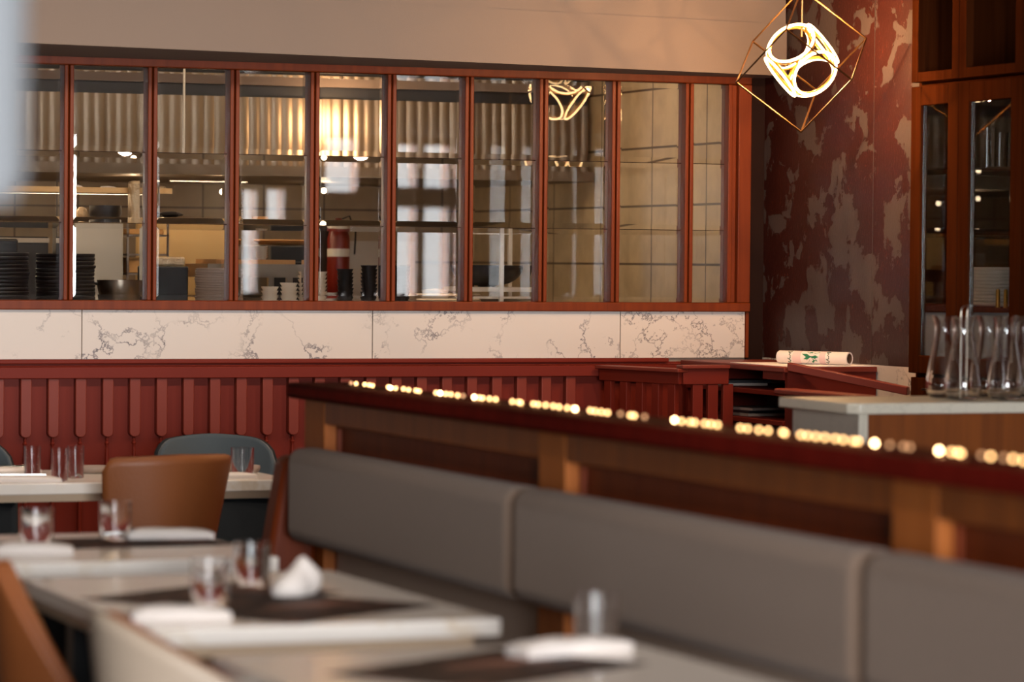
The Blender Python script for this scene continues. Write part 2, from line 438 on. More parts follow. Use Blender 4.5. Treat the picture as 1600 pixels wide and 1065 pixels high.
while x < 5.05:
    so = slat_mb(x, YW-.012, 1.030, .812).build('slat', 'redtop', wn, WN, bevel=.003)  # slats take a lighter red that paints in their sheen
    sp = MB(); y = YW-.030
    sp.lathe([(.004, .812), (.006, .805), (.004, .797), (.009, .789), (.004, .780), (.0055, .77), (.0075, .74), (.008, .60), (.009, .45), (.006, .30), (.012, .28), (.014, .0)], 10, (x, y, 0))
    sp.build('spindle', 'red', so, WN)
    x += .1026

# ------------------------------------------------------------------ angled slatted screen in the corner
sc = thing('slatted_screen', 'low red slatted screen standing out from the right end of wainscot', 'screen', (5.22, 11.61, 0)); SO = (5.22, 11.61, 0)
A_, B_, D_ = Vector((5.075, 12.08)), Vector((5.205, 11.61)), Vector((5.395, 11.61))
def bar2(b, p, q, w, z0, z1):
    d = (q-p).normalized(); n = Vector((-d.y, d.x))*w/2
    b.prism([tuple(p+n), tuple(p-n), tuple(q-n), tuple(q+n)][::-1] if 0 else [tuple(p-n), tuple(q-n), tuple(q+n), tuple(p+n)], z0, z1)
b = MB(); bar2(b, A_, B_+(B_-A_).normalized()*.02, .07, 1.060, 1.074); b.build('cap_board', 'redtop', sc, SO, bevel=.003)
b = MB(); bar2(b, B_+Vector((-.01, 0)), D_, .06, 1.0745, 1.088); b.build('cap_board', 'redtop', sc, SO, bevel=.003)
b = MB(); bar2(b, A_, B_, .03, 1.015, 1.0595); bar2(b, B_, D_, .03, 1.015, 1.074); b.build('rail', 'red', sc, SO, bevel=.002)
b = MB(); bar2(b, A_, B_, .03, .0, .1); bar2(b, B_, D_, .03, .0, .1); b.build('bottom_rail', 'red', sc, SO)
for p, q, n in ((A_, B_, 5), (B_, D_, 4)):
    for k in range(n):
        if p is B_ and k == 0: continue
        c = p.lerp(q, (k+.5)/n if p is A_ else k/(n-1)); d = (q-p).normalized()
        b = MB(); bar2(b, c-d*.021, c+d*.021, .022, .1, 1.015); b.build('slat', 'red', sc, SO, bevel=.002)

# ------------------------------------------------------------------ service counter on the wallpapered wall
ct = thing('service_counter', 'red open-fronted service counter under the wallpapered wall', 'counter', (5.6, 11.6, 0)); CO = (5.6, 11.6, 0)
box((5.41, 11.15, 1.074), (5.795, 12.08, 1.094)).build('counter_top', 'redtop', ct, CO, bevel=.003)
box((5.43, 11.16, 0), (5.795, 11.18, 1.074)).build('end_panel', 'red', ct, CO)
box((5.43, 12.05, 0), (5.795, 12.07, 1.074)).build('end_panel', 'red', ct, CO)
box((5.775, 11.18, 0), (5.795, 12.05, 1.074)).build('back_panel', 'plaster', ct, CO)
for z in (.985, .875, .5): box((5.42, 11.18, z), (5.775, 12.05, z+.018)).build('shelf', 'red', ct, CO, bevel=.002)
box((5.42, 11.18, 1.045), (5.44, 11.35, 1.074)).build('front_rail', 'red', ct, CO)
pl = MB()
P0, P1 = Vector((5.42, 11.13, 1.082)), Vector((5.775, 10.865, 1.000))
d = (P1-P0); n = Vector((-d.y, d.x, 0)).normalized()*-.03
vs = [P0-n, P1-n, P1+n, P0+n]; vs = [tuple(v) for v in vs]+[(v.x, v.y, v.z+.03) for v in vs]
pl.add(vs, [(3, 2, 1, 0), (4, 5, 6, 7), (0, 1, 5, 4), (1, 2, 6, 5), (2, 3, 7, 6), (3, 0, 4, 7)])
tag(pl.build('sloping_shelf', 'redtop', None, (5.6, 11, 1.0), bevel=.003), 'red board sloping down from the service counter to the glazed cabinet', 'shelf')
lg = thing('ledge', 'flat red ledge below the sloping board, behind the grey bar counter', 'shelf', (5.35, 10.8, 0))
box((5.215, 10.2, 1.008), (5.30, 10.83, 1.03)).build('ledge_board', 'redtop', lg, (5.35, 10.8, 0), bevel=.006); box((5.24, 10.25, 0), (5.28, 10.78, 1.008)).build('support_panel', 'red', lg, (5.35, 10.8, 0))
# stacked menus / papers on the shelves
for i, (y, z, w) in enumerate(((11.86, 1.003, .1), (11.84, 1.0135, .09), (11.70, .893, .12), (11.71, .9035, .11), (11.70, .914, .1))):
    o = box((-.08, -w, 0), (.1, w, .010)).build('menu', 'blackware' if i % 2 else 'greyware', None); o.location = (5.55, y, z); o.rotation_euler = (0, 0, .1*(i-2))
    tag(o, ['grey menu folder at bottom of pile on upper shelf of red counter', 'black menu folder on top of pile on upper shelf of red counter', 'grey menu folder at bottom of pile on lower shelf of red counter',
            'black menu folder in the middle of pile on lower shelf of red counter', 'grey menu folder on top of pile on lower shelf of red counter'][i], 'menu')
tag(box((5.43, 11.17, 1.0945), (5.79, 11.66, 1.0965)).build('paper_sheet', 'paper', None, (5.6, 11.3, 1.0945)), 'flat white sheet under the paper roll on the red counter', 'paper')
# roll of printed paper
rl = thing('paper_roll', 'white paper roll printed with green leaves lying on red counter', 'roll', (5.645, 11.375, 1.1215), math.radians(-58))
R = .0245
b = MB(); b.lathe([(R*.93, -.155), (R, -.152), (R, .155), (R*.80, .155), (R*.76, .05), (0, .05)], 32, axis='x', cap=False); b.lathe([(0, -.155), (R*.93, -.155)], 32, axis='x', cap=False)
b.build('paper', 'paper', rl)
b = MB(); b.lathe([(R*.75, .154), (R*.72, .154), (R*.72, .06), (0, .06)], 24, axis='x', cap=False); b.build('core', 'brownin', rl)
def wrap(x, a, r=R+.0006): return (x, -r*math.cos(a), r*math.sin(a))
for x0, x1 in ((-.082, -.046), (.036, .062)):
    MB().grid([[wrap(x, -1.3+2.7*k/14) for x in (x0, x1)] for k in range(15)]).build('pink_band', 'pink', rl)
b = MB()
for cx, ca_ in ((0, .15),):
    for k in range(11):
        an = 2*PI*k/11; L_ = .044 if k % 2 else .034
        pts = []
        for t in (0, .5, 1):
            pts.append((cx+math.cos(an)*L_*t, ca_+math.sin(an)*L_*t/R*.9))
        nx, na = -math.sin(an)*.006, math.cos(an)*.006/R
        b.add([wrap(pts[0][0], pts[0][1], R+.001), wrap(pts[1][0]+nx, pts[1][1]+na, R+.001), wrap(pts[2][0], pts[2][1], R+.001), wrap(pts[1][0]-nx, pts[1][1]-na, R+.001)], [(0, 1, 2, 3), ])
b.build('leaf_print', 'green', rl)
for cx in (-.097, .072):
    b = MB()
    for dx, pts in ((0, [(-.004, .8), (.005, .75), (0, .45), (.006, .3), (.006, -.05), (0, -.25), (-.005, -.1)]), (0, [(.001, -.3), (.008, -.5), (.002, -.8), (-.006, -.7)]), (0, [(-.008, 1.0), (.01, 1.05)])):
        b.tube([wrap(cx+x, a, R+.0004) for x, a in pts], .0016, 5)
    b.build('script_print', 'ink', rl)

# ------------------------------------------------------------------ glazed wall cabinet
cb = thing('glazed_cabinet', 'tall walnut wall cabinet with glass doors beside the wallpaper', 'cabinet', (5.95, 10.0, 0)); KO = (5.95, 10, 0)
y0, y1 = 9.12, 10.80
b = MB()
for y in (y0, y1-.02): b.box((5.77, y, 0), (6.22, y+.02, 2.525))
b.box((6.20, y0+.02, 0), (6.22, y1-.02, 2.525))
for z in (0.0, 1.075, 2.105, 2.13, 2.505): b.box((5.77, y0+.02, z), (6.20, y1-.02, z+.018))
b.build('carcass', 'walnut', cb, KO)
for z in (1.31, 1.575, 1.80): box((5.80, y0+.02, z), (6.20, y1-.02, z+.016)).build('shelf', 'walnut', cb, KO)
dw = [(10.445, 10.795), (10.00, 10.352+.09), (9.55, 9.997), (9.14, 9.547)]
for i, (a, c) in enumerate(dw):
    sL, sR = (.08, .07)
    d = MB(); d.box((5.735, a, 1.085), (5.765, a+.075, 2.115)); d.box((5.735, c-.075, 1.085), (5.765, c, 2.115))
    d.box((5.735, a+.075, 2.045), (5.765, c-.075, 2.115)); d.box((5.735, a+.075, 1.085), (5.765, c-.075, 1.15))
    dd = d.build('door', 'walnut', cb, KO, bevel=.003)
    box((5.748, a+.0755, 1.1505), (5.753, c-.0755, 2.0445)).build('pane', 'cabinetglass', dd, KO)
    tr = MB(); tr.box((5.744, c-.077, 1.15), (5.7475, c-.0755, 2.0445)); tr.build('bead', 'chrome', dd, KO)
    # open upper niche frame and lower door
    u = MB(); u.box((5.735, a, 2.13), (5.765, a+.05, 2.52)); u.box((5.735, c-.05, 2.13), (5.765, c, 2.52)); u.box((5.735, a+.05, 2.13), (5.765, c-.05, 2.165))
    u.build('upper_frame', 'walnut', cb, KO, bevel=.002)
    l = MB(); l.box((5.74, a+.01, .1), (5.765, c-.01, .98)); l.build('lower_door', 'walnut', cb, KO, bevel=.003)
    box((5.74, a+.01, .99), (5.765, c-.01, 1.07)).build('drawer', 'walnut', cb, KO, bevel=.003)
    hn = MB(); hn.tube([(5.74, (a+c)/2-.05, 1.03), (5.72, (a+c)/2-.04, 1.03), (5.72, (a+c)/2+.04, 1.03), (5.74, (a+c)/2+.05, 1.03)], .004, 6); hn.build('handle', 'black', cb, KO)

def plate_mb(r, h=.016, n=28):
    return MB().lathe([(0, 0), (r*.55, 0), (r*.90, .001), (r*.985, h*.35), (r, h*.55), (r, h*.9), (r*.985, h), (r*.62, h*.42), (0, h*.36)], n)
def bowl_mb(r, h, n=24, foot=.5, t=.06):
    pr = [(0, 0), (r*foot, 0), (r*foot, h*.06)]
    for k in range(1, 7):
        a = k/6*PI/2; pr.append((r*(foot+(1-foot)*math.sin(a)), h*.06+h*.94*(1-math.cos(a))))
    pr.append((r*(1-t), h))
    for k in range(5, 0, -1):
        a = k/6*PI/2; pr.append((r*(foot+(1-foot)*math.sin(a))-r*t, h*.12+h*.94*(1-math.cos(a))))
    pr.append((0, h*.14)); return MB().lathe(pr, n)
def flare_mb(r, h, foot=.72, n=22):
    return MB().lathe([(0, 0), (r*foot, 0), (r*(foot+.1), h*.45), (r*.98, h*.88), (r, h), (r*.95, h), (r*(foot+.04), h*.5), (r*(foot-.06), h*.12), (0, h*.12)], n)
def stack(proto, name, n, c, dz, label, cat, group, jit=.002, first=True):
    for k in range(n):
        o = proto if (k == 0 and first) else proto.copy()
        if o is not proto: C.objects.link(o)
        o.location = (c[0]+random.uniform(-jit, jit), c[1]+random.uniform(-jit, jit), c[2]+k*dz)
        o.rotation_euler = (0, 0, random.uniform(0, 6))
        tag(o, label, cat, group)
p = plate_mb(.10).build('plate', 'porcelain')
stack(p, 'plate', 11, (5.99, 10.60, 1.327), .0125, 'white plate in the stack on lower shelf of the glazed cabinet', 'plate', 'plates in the glazed cabinet')
p = bowl_mb(.085, .04).build('bowl', 'greyware')
stack(p, 'bowl', 4, (5.99, 10.15, 1.327), .012, 'shallow bowl stacked behind the second glass door of the cabinet', 'bowl', 'bowls in the glazed cabinet')
for i, (y, h) in enumerate(((10.62, .15), (10.53, .13))):
    g = MB().lathe([(0, 0), (.03, 0), (.034, h), (.0315, h), (.028, .008), (0, .008)], 20).build('tall_glass', 'glass'); g.location = (5.95, y, 1.817)
    tag(g, ['taller clear glass on top shelf of the glazed cabinet', 'shorter clear glass on top shelf of the glazed cabinet'][i], 'glass')
for i, y in enumerate((10.24, 10.17)):
    g = MB().lathe([(0, 0), (.026, 0), (.026, .07), (0, .07)], 16).build('candle_holder', 'gold'); g.location = (5.90, y, 1.817)
    tag(g, ['small brass cup on the cabinet top shelf nearer the corner', 'small brass cup on the cabinet top shelf farther from the corner'][i], 'cup')
for i, y in enumerate((10.33, 10.275)):
    g = MB().lathe([(0, 0), (.008, 0), (.0075, .06), (.004, .065), (0, .065)], 12).build('salt_shaker', 'gold'); g.location = (5.84, y, 1.327)
    tag(g, ['slim brass shaker at left on the cabinet lower shelf', 'slim brass shaker at right on the cabinet lower shelf'][i], 'shaker')

# ------------------------------------------------------------------ pendant: glowing rings inside a tilted wire cube
px_, py_, pz_ = 5.395, 11.0, 2.212
pend = thing('pendant_lamp', 'pendant lamp of glowing rings inside a tilted wire cube', 'lamp', (px_, py_, pz_)); PO = Vector((px_, py_, pz_))
CA, SA = math.cos(math.radians(21.25)), math.sin(math.radians(21.25))
def cam2room(v): return Vector((v[0]*CA+v[2]*SA, -v[0]*SA+v[2]*CA, -v[1]))   # right, down, away
sc_ = 1/430.
a_ = cam2room((-103, -75, -19))*sc_; b_ = cam2room((70, -78, -75))*sc_; c_ = cam2room((37, -68, 103))*sc_
# make it an exact cube
a_ = a_.normalized(); b_ = (b_-a_*b_.dot(a_)).normalized(); c_ = a_.cross(b_)*(1 if a_.cross(b_).dot(c_) > 0 else -1)
E_ = .300
cor = lambda i, j, k: (a_*(i-.5)+b_*(j-.5)+c_*(k-.5))*E_
for ax in range(3):
    for u in (0, 1):
        for w in (0, 1):
            p = [0, 0, 0]; q = [0, 0, 0]; o1, o2 = [t for t in range(3) if t != ax]
            p[o1] = q[o1] = u; p[o2] = q[o2] = w; q[ax] = 1
            P, Q = cor(*p), cor(*q); e = (Q-P).normalized()*.004
            MB().tube([P-e*.5, Q+e*.5], .0036, 4).build('cage_bar', 'bronze', pend)
n1 = cam2room((-20, -27, -31)).normalized(); n2 = cam2room((20, 23, -33)); n2 = (n2-n1*n2.dot(n1)).normalized(); n3 = n1.cross(n2)
for n in (n1, -n1, n2, -n2, n3, -n3):
    u = n.orthogonal().normalized(); w = n.cross(u)
    ring = lambda r, off: [n*off+u*r*math.cos(2*PI*k/40)+w*r*math.sin(2*PI*k/40) for k in range(40)]
    rg = MB().tube(ring(.087, .090), .006, 8, True, r2=.0042).build('ring_backing', 'gold', pend)
    MB().tube(ring(.087, .0985), .0044, 8, True).build('light_tube', 'glow', rg)
b = MB()
for s1 in (-1, 1):
    for s2 in (-1, 1):
        for p, q in ((n1, n2), (n2, n3), (n1, n3)):
            m_ = (p*s1+q*s2)*.092; b.tube([m_-p*s1*.012, m_+p*s1*.006], .006, 6)
b.build('connector', 'gold', pend)
T = Vector((0, 0, .12)); b = MB(); b.tube([(0, 0, .085), (0, 0, 2.53-pz_)], .005, 8); b.lathe([(.045, 2.50-pz_), (.045, 2.529-pz_)], 20); b.build('stem', 'bronze', pend)

# ------------------------------------------------------------------ pale lampshade hanging close to the camera
lsx, lsy = .655, 3.50
ls = thing('drum_pendant', 'pale drum lampshade hanging close up at the left edge', 'lamp', (lsx, lsy, 1.527))
b = MB(); b.lathe([(.135, 0), (.15, .03), (.150, .46), (.146, .46), (.146, .03), (.131, .004)], 40, cap=False); b.build('lamp_shade', 'shade', ls)
b = MB(); b.tube([(0, 0, .44), (0, 0, 1.002)], .004, 8); b.build('cord', 'black', ls)
b = MB(); b.tube([(-.147, 0, .44), (.147, 0, .44)], .003, 6); b.tube([(0, -.147, .44), (0, .147, .44)], .003, 6); b.build('spider', 'black', ls)

# ------------------------------------------------------------------ banquette with wood partition
bq = thing('banquette_partition', 'wood-panelled banquette partition with dark mahogany cap rail', 'partition', (3.08, 6.6, 0)); BO = (3.08, 6.6, 0)
ye = 9.385
box((3.050, 3.2, 0), (3.11, ye, 1.068)).build('panel', 'panelwood', bq, BO)
st = [(9.200, ye), (7.360, 7.530), (5.530, 5.705), (3.69, 3.865)]
for a, c in st: box((3.0, a, 0), (3.0495, c, 1.068)).build('stile', 'stile', bq, BO, bevel=.003)
for i in range(3):
    a, c = st[i+1][1], st[i][0]
    b = MB(); b.box((3.001, a, 1.000), (3.0495, c, 1.068)); b.build('head_rail', 'oak', bq, BO, bevel=.003)
    b = MB(); b.box((3.036, a, .988), (3.0495, c, 1.0)); b.box((3.036, c-.014, .48), (3.0495, c, .988)); b.box((3.036, a, .48), (3.0495, a+.014, .988))
    b.build('panel_moulding', 'panelwood', bq, BO)
    box((3.038, a+.016, .47), (3.0495, c-.016, .72)).build('fabric_panel', 'fabriclit', bq, BO)
box((2.95, 3.2, 1.0685), (3.15, ye+.03, 1.114)).build('cap_rail', 'railwood', bq, BO, bevel=.012)
eb = MB(); eb.add([(2.84, 9.25, .0), (2.84, 9.25, .55), (2.90, 9.25, .90), (2.999, 9.25, .915), (2.999, 9.25, 0),
                   (2.84, 9.36, .0), (2.84, 9.36, .55), (2.90, 9.36, .90), (2.999, 9.36, .915), (2.999, 9.36, 0)],
                  [(0, 1, 2, 3, 4), (9, 8, 7, 6, 5)]+[((i+1) % 5, i, 5+i, 5+(i+1) % 5) for i in range(5)])
eb.build('end_panel', 'panelwood', bq, BO, bevel=.02)
box((2.46, 3.2, .07), (2.97, 9.22, .38)).build('seat_base', 'panelwood', bq, BO)
# long seat cushions and back bolsters
def soft_box(x0, y0, z0, x1, y1, z1, r=.045):
    return box((x0, y0, z0), (x1, y1, z1)), r
for i, (a, c) in enumerate(((7.437, 9.205), (5.634, 7.424), (3.84, 5.621))):
    lab = ['far', 'middle', 'near'][i]
    o = box((2.45, a, .381), (2.995, c, .465)).build('seat_cushion', 'fabric', None, (2.7, (a+c)/2, .381), bevel=.025, seg=4)
    tag(o, lab+' grey-brown seat cushion of the banquette behind the marble tables', 'seat cushion')
    o = box((2.885, a, .665), (2.998, c, .935)).build('back_bolster', 'fabric', None, (2.94, (a+c)/2, .665), bevel=.040, seg=6)
    tag(o, {'far': 'far grey-brown back bolster, at the partition end near the window wall', 'middle': 'middle grey-brown back bolster between its two seams on the partition',
            'near': 'near grey-brown back bolster cut off by the right edge'}[lab], 'back cushion')
# string of lights along the cap rail
sl = thing('light_string', 'string of tiny warm lights laid along the mahogany cap rail', 'string lights', (3.03, 7, 1.114)); LO = (3.03, 7, 1.114)
YS = [9.051, 9.005, 8.942, 8.898, 8.853, 8.744, 8.695, 8.663, 8.61, 8.547, 8.501, 8.459, 8.348, 8.318, 8.269, 8.24, 8.172, 8.143, 8.058, 8.02, 7.993, 7.956, 7.915, 7.785, 7.749, 7.714, 7.65, 7.616, 7.577, 7.523, 7.469, 7.42, 7.388, 7.36, 7.28, 7.241, 7.202, 7.164, 7.107, 7.032, 7.013, 6.958, 6.805, 6.746, 6.711, 6.687, 6.643, 6.61, 6.577, 6.447, 6.415, 6.358, 6.327, 6.26, 6.229, 6.155, 6.125, 6.087, 6.053, 6.01, 5.967, 5.917, 5.906, 5.835, 5.776, 5.729, 5.697, 5.577, 5.532, 5.508, 5.483, 5.423, 5.387, 5.34, 5.305, 5.259, 5.232]
bright = {8.695, 8.318, 8.058, 7.36, 6.805, 5.835, 5.577, 8.003}; dim = {9.051, 7.107, 6.958, 5.776, 5.729, 5.697, 5.423, 5.34, 5.232, 8.143, 7.77}
wy = [(3.03+.008*math.sin(9*y_), y_, 1.1165) for y_ in [9.1-.03*k for k in range(132)]]
MB().tube(wy, .0016, 5).build('wire', 'bronze', sl, LO)
for y_ in YS:
    m_ = 'bulb2' if y_ in bright else ('bulb3' if y_ in dim else 'bulb')
    MB().lathe([(0, -.0045), (.003, -.003), (.0042, 0), (.003, .003), (0, .0045)], 8, (3.03+random.uniform(-.006, .006), y_, 1.1245)).build('bulb', m_, sl, LO)

# ------------------------------------------------------------------ tables
def table(name, label, x0, x1, y0, y1, legs=1):
    cx, cy = (x0+x1)/2, (y0+y1)/2
    t = thing('dining_table', label, 'table', (cx, cy, 0)); o = (cx, cy, 0)
    box((x0, y0, .714), (x1, y1, .75)).build('table_top', 'stone', t, o, bevel=.003)
    box((x0+.012, y0+.012, .690), (x1-.055, y1-.012, .7135)).build('substrate', 'ply', t, o)
    along_y = y1-y0 >= x1-x0; Lg = (y1-y0) if along_y else (x1-x0)
    for f in ((-.30, .30) if Lg > .9 else (0,)):
        b = MB()
        if along_y: b.box((x0+.06, cy+f*Lg-.03, .012), (x1-.14, cy+f*Lg+.03, .6895)); b.box((x0+.03, cy+f*Lg-.05, 0), (x1-.10, cy+f*Lg+.05, .012))
        else: b.box((cx+f*Lg-.035, y0+.29, .012), (cx+f*Lg+.035, y1-.14, .6895)); b.box((cx+f*Lg-.06, y0+.27, 0), (cx+f*Lg+.06, y1-.13, .012))
        b.build('trestle_leg', 'black', t, o, bevel=.004)
    return t
table('t1', 'small white stone table beyond the long one on the banquette', 1.735, 2.43, 7.80, 8.62)
table('t2', 'long white stone table in the middle with printed mats on it', 1.71, 2.443, 6.33, 7.44)
table('t3', 'white stone table nearest the camera, cut off by the bottom edge', 1.705, 2.53, 4.72, 5.88)
table('t4', 'white stone table by the red wainscot with blue chairs behind', 2.15, 3.34, 10.56, 11.24)

# ------------------------------------------------------------------ chairs
def chair(name, label, outer, inner, loc, rz, w=.215, top=.84, bow=.13, wing=.02, lean=.09, rc=.25, narrow=.035, sink=.0, seatm=None):
    t = thing('dining_chair', label, 'chair', loc, rz)
    def shell(off, zb0=.40):
        P = []; NU, NV = 28, 16
        for j in range(NV+1):
            v = j/NV; row = []
            for i in range(NU+1):
                u = -1+2*i/NU; au = abs(u)
                rcu = max(0, (au-(1-rc))/rc)
                drop = rc*w*1.2*(1-math.sqrt(max(0, 1-rcu*rcu)))+wing*au**1.6+sink*(1-u*u)
                zt = top-drop; zb = zb0
                z = zb+(zt-zb)*v
                vv = (z-.40)/(top-.40)
                hw = w-narrow*(1-vv)
                x = hw*(u if bow < .2 else math.sin(u*PI/2*.98)*1.0)
                y = -.215-lean*vv+bow*(au**2.2 if bow < .2 else (1-math.cos(u*PI/2))**1.0)
                # offset along the approximate outward normal
                nx = u*.6 if bow < .2 else math.sin(u*PI/2); ny = -math.sqrt(max(.05, 1-nx*nx))
                row.append((x-nx*off, y-ny*off, z))
            P.append(row)
        return P
    MB().grid(shell(0)).build('back_shell', outer, t, solid=.018)
    MB().grid(shell(.022, .40 if seatm is None else .62)).build('back_pad', inner, t, solid=.022)  # blue chairs: pad stops high, dark shell and seat paint the table's shade
    s = MB(); n = 28
    ring = lambda r, z: [(r*.225*math.copysign(abs(math.cos(a))**.6, math.cos(a)), .015+r*.225*math.copysign(abs(math.sin(a))**.6, math.sin(a)), z) for a in [2*PI*k/n for k in range(n)]]
    R_ = [ring(.0, .385), ring(.8, .385), ring(.97, .40), ring(1, .425), ring(.97, .455), ring(.85, .468), ring(0, .472)]
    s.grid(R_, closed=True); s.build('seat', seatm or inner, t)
    for sx in (-1, 1):
        for sy in (-1, 1):
            MB().tube([(sx*.15, .015+sy*.14, .39), (sx*.215, .015+sy*.2, 0)], [.014, .009], 8).build('leg', 'black', t)
    return t
R90 = -PI/2
chair('c', 'brown leather chair with its back turned, at the table by the wainscot', 'brown', 'brown', (2.81, 10.58, 0), .30, w=.245, top=.862, bow=.10, sink=.012, rc=.14, narrow=.06, lean=.075)
chair('c', 'slate blue chair with rounded back facing the brown chair', 'blueshade', 'blue', (3.335, 11.36, 0), PI-.12, w=.228, top=.845, bow=.12, rc=.34, narrow=.02, seatm='blueshade')
chair('c', 'slate blue chair at the left edge behind the wainscot table', 'blueshade', 'blue', (2.43, 11.38, 0), PI+.05, w=.222, top=.845, bow=.12, rc=.42, narrow=.02, seatm='blueshade')
chair('c', 'brown leather tub chair cut off at the lower left corner', 'brown', 'brown', (1.775, 6.85, 0), R90+.1, w=.22, top=.85, bow=.15, wing=.40, lean=.05, rc=.3, narrow=.04)
chair('c', 'tub chair with pale window sheen painted outside and brown inside in front of the middle table', 'leathersheen', 'brown', (1.76, 5.93, 0), R90+.12, w=.22, top=.835, bow=.30, wing=.20, lean=.05, rc=.1, narrow=.04)

# ------------------------------------------------------------------ tableware
def tumbler_mb(r=.041, h=.098):
    return MB().lathe([(0, 0), (r*.94, 0), (r*.97, .003), (r, h), (r-.0022, h), (r*.94-.002, .006), (0, .0055)], 28)
TU = tumbler_mb().build('tumbler', 'glass')
spots = [((1.925, 8.20), 'empty water glass nearer the left edge on the small table beyond', 1),
         ((2.178, 8.40), 'empty water glass beside the napkin on the small table beyond', 1),
         ((1.945, 6.72), 'empty water glass behind the flat napkin on the middle table', 1),
         ((2.150, 7.10), 'empty water glass left of the upright napkin on the middle table', 1),
         ((2.445, 5.835), 'empty water glass at the far right of the nearest table', 1),
         ((2.525, 10.82), 'left of the three water glasses on the table by the wainscot', .92),
         ((2.577, 10.66), 'middle of the three water glasses, standing in front, by the wainscot', .92),
         ((2.665, 10.80), 'right of the three water glasses on the table by the wainscot', .92),
         ((3.235, 10.80), 'lone water glass right of the brown chair on the wainscot table', .95)]
for i, ((x, y), lab, s) in enumerate(spots):
    o = TU if i == 0 else TU.copy()
    if i: C.objects.link(o)
    o.location = (x, y, .7505); o.scale = (.66, .66, 1.08) if .9 < s < .93 else (s, s, s); tag(o, lab, 'glass', 'water tumblers')
def napkin(label, loc, rz, L=.20, W=.085, H=.028, cut=True, puff=1):
    t = thing('napkin', label, 'napkin', (loc[0], loc[1], .7505 if len(loc) < 3 else loc[2]), rz)
    P = []; NU, NV = 18, 12
    for j in range(NV+1):
        a = 2*PI*j/NV; row = []
        for i in range(NU+1):
            u = -1+2*i/NU; e = max(.02, (1-abs(u)**5))**.5
            hh = H*(.5+.5*math.cos(u*1.1+.3))*(1+.08*math.sin(7*u+3*a))
            ca, sa = math.cos(a), math.sin(a)
            row.append((u*L/2, math.copysign(abs(ca)**.7, ca)*W/2*(.9+.1*e)*(1+.05*math.sin(5*u)), max(0, H*.5+hh*.5*math.copysign(abs(sa)**.8, sa)*e-.0) if sa > -.2 else .0))
        P.append(row)
    b = MB().grid(P); n = NU+1
    b.f.append(tuple(k*n for k in range(NV))); b.sm.append(True); b.f.append(tuple(k*n+NU for k in range(NV-1, -1, -1))); b.sm.append(True)
    b.build('cloth', 'white', t)
    if cut:
        c = MB(); c.tube([(-L*.72, .012, .017), (-L*.3, .012, .0215), (L*.3, .012, .0215)], [.006, .004, .004], 8, r2=.0018); c.build('knife', 'chrome', t)
    return t
napkin('rolled white napkin at the left edge of the small table beyond', (1.885, 8.055), math.radians(-15), .19, .075)
napkin('rolled white napkin with knife at the far side of small table beyond', (2.315, 8.40), math.radians(-8), .235, .085)
napkin('flat white napkin at the near left of the middle table', (1.815, 6.49), math.radians(-8), .20, .085, .03, False)
napkin('white napkin at the right of the nearest table under the glass', (2.345, 5.72), math.radians(14), .24, .08, .03, False)
napkin('white napkin at left on the table by the wainscot', (2.455, 10.66), math.radians(-12), .25, .08, .02)
napkin('white napkin behind the three glasses on the table by the wainscot', (2.52, 11.08), math.radians(10), .18, .07, .022)
napkin('pink-white napkin near right end of the table by the wainscot', (3.14, 10.70), math.radians(4), .22, .07, .018, False)
# napkin folded to stand up
np_ = thing('napkin', 'white napkin folded to stand upright on the middle table', 'napkin', (2.185, 6.90, .7505), .3)
b = MB(); P = []
for j in range(11):
    v = j/10; row = []
    for k in range(24):
        a = 2*PI*k/24; rr = (.052+.012*math.sin(2*a+.6)+.006*math.sin(3*a+v*3))*(1-.15*v)*(math.sin(PI*min(1, .3+v*.62)))
        row.append((1.15*rr*math.cos(a)+.012*v, .8*rr*math.sin(a), .070*v+.012*v*math.cos(a-.3)))
    P.append(row)
b.grid(P, closed=True); b.f.append(tuple(10*24+k for k in range(24))); b.sm.append(True); b.f.append(tuple(range(23, -1, -1))); b.sm.append(True)
b.build('cloth', 'white', np_)
# printed mats
def mat(label, c, rz, L, W, m):
    o = box((-L/2, -W/2, 0), (L/2, W/2, .0012)).build('placemat', m, None); o.location = (c[0], c[1], .7502); o.rotation_euler = (0, 0, rz); tag(o, label, 'placemat')
mat('dark printed mat on near half of the middle table', (2.118, 6.615), math.atan2(.264, .395), .475, .335, 'mat1')
mat('dark printed mat on far half of the middle table', (2.016, 6.94), math.atan2(.264, .395), .475, .335, 'mat2')
mat('dark printed mat on the small table beyond', (2.19, 8.31), .03, .45, .30, 'mat2')
mat('dark printed mat at left on the small table beyond', (1.90, 8.21), .5, .24, .18, 'mat1')
mat('dark printed mat on the nearest table', (2.12, 5.55), .55, .50, .34, 'mat1')
for loc, lab in (((2.795, 11.05), 'small grey dish behind the glasses on the wainscot table'), ((3.285, 10.98), 'shallow grey dish at right end of the wainscot table')):
    o = plate_mb(.065, .022).build('dish', 'greyware'); o.location = (*loc, .7505); tag(o, lab, 'dish')

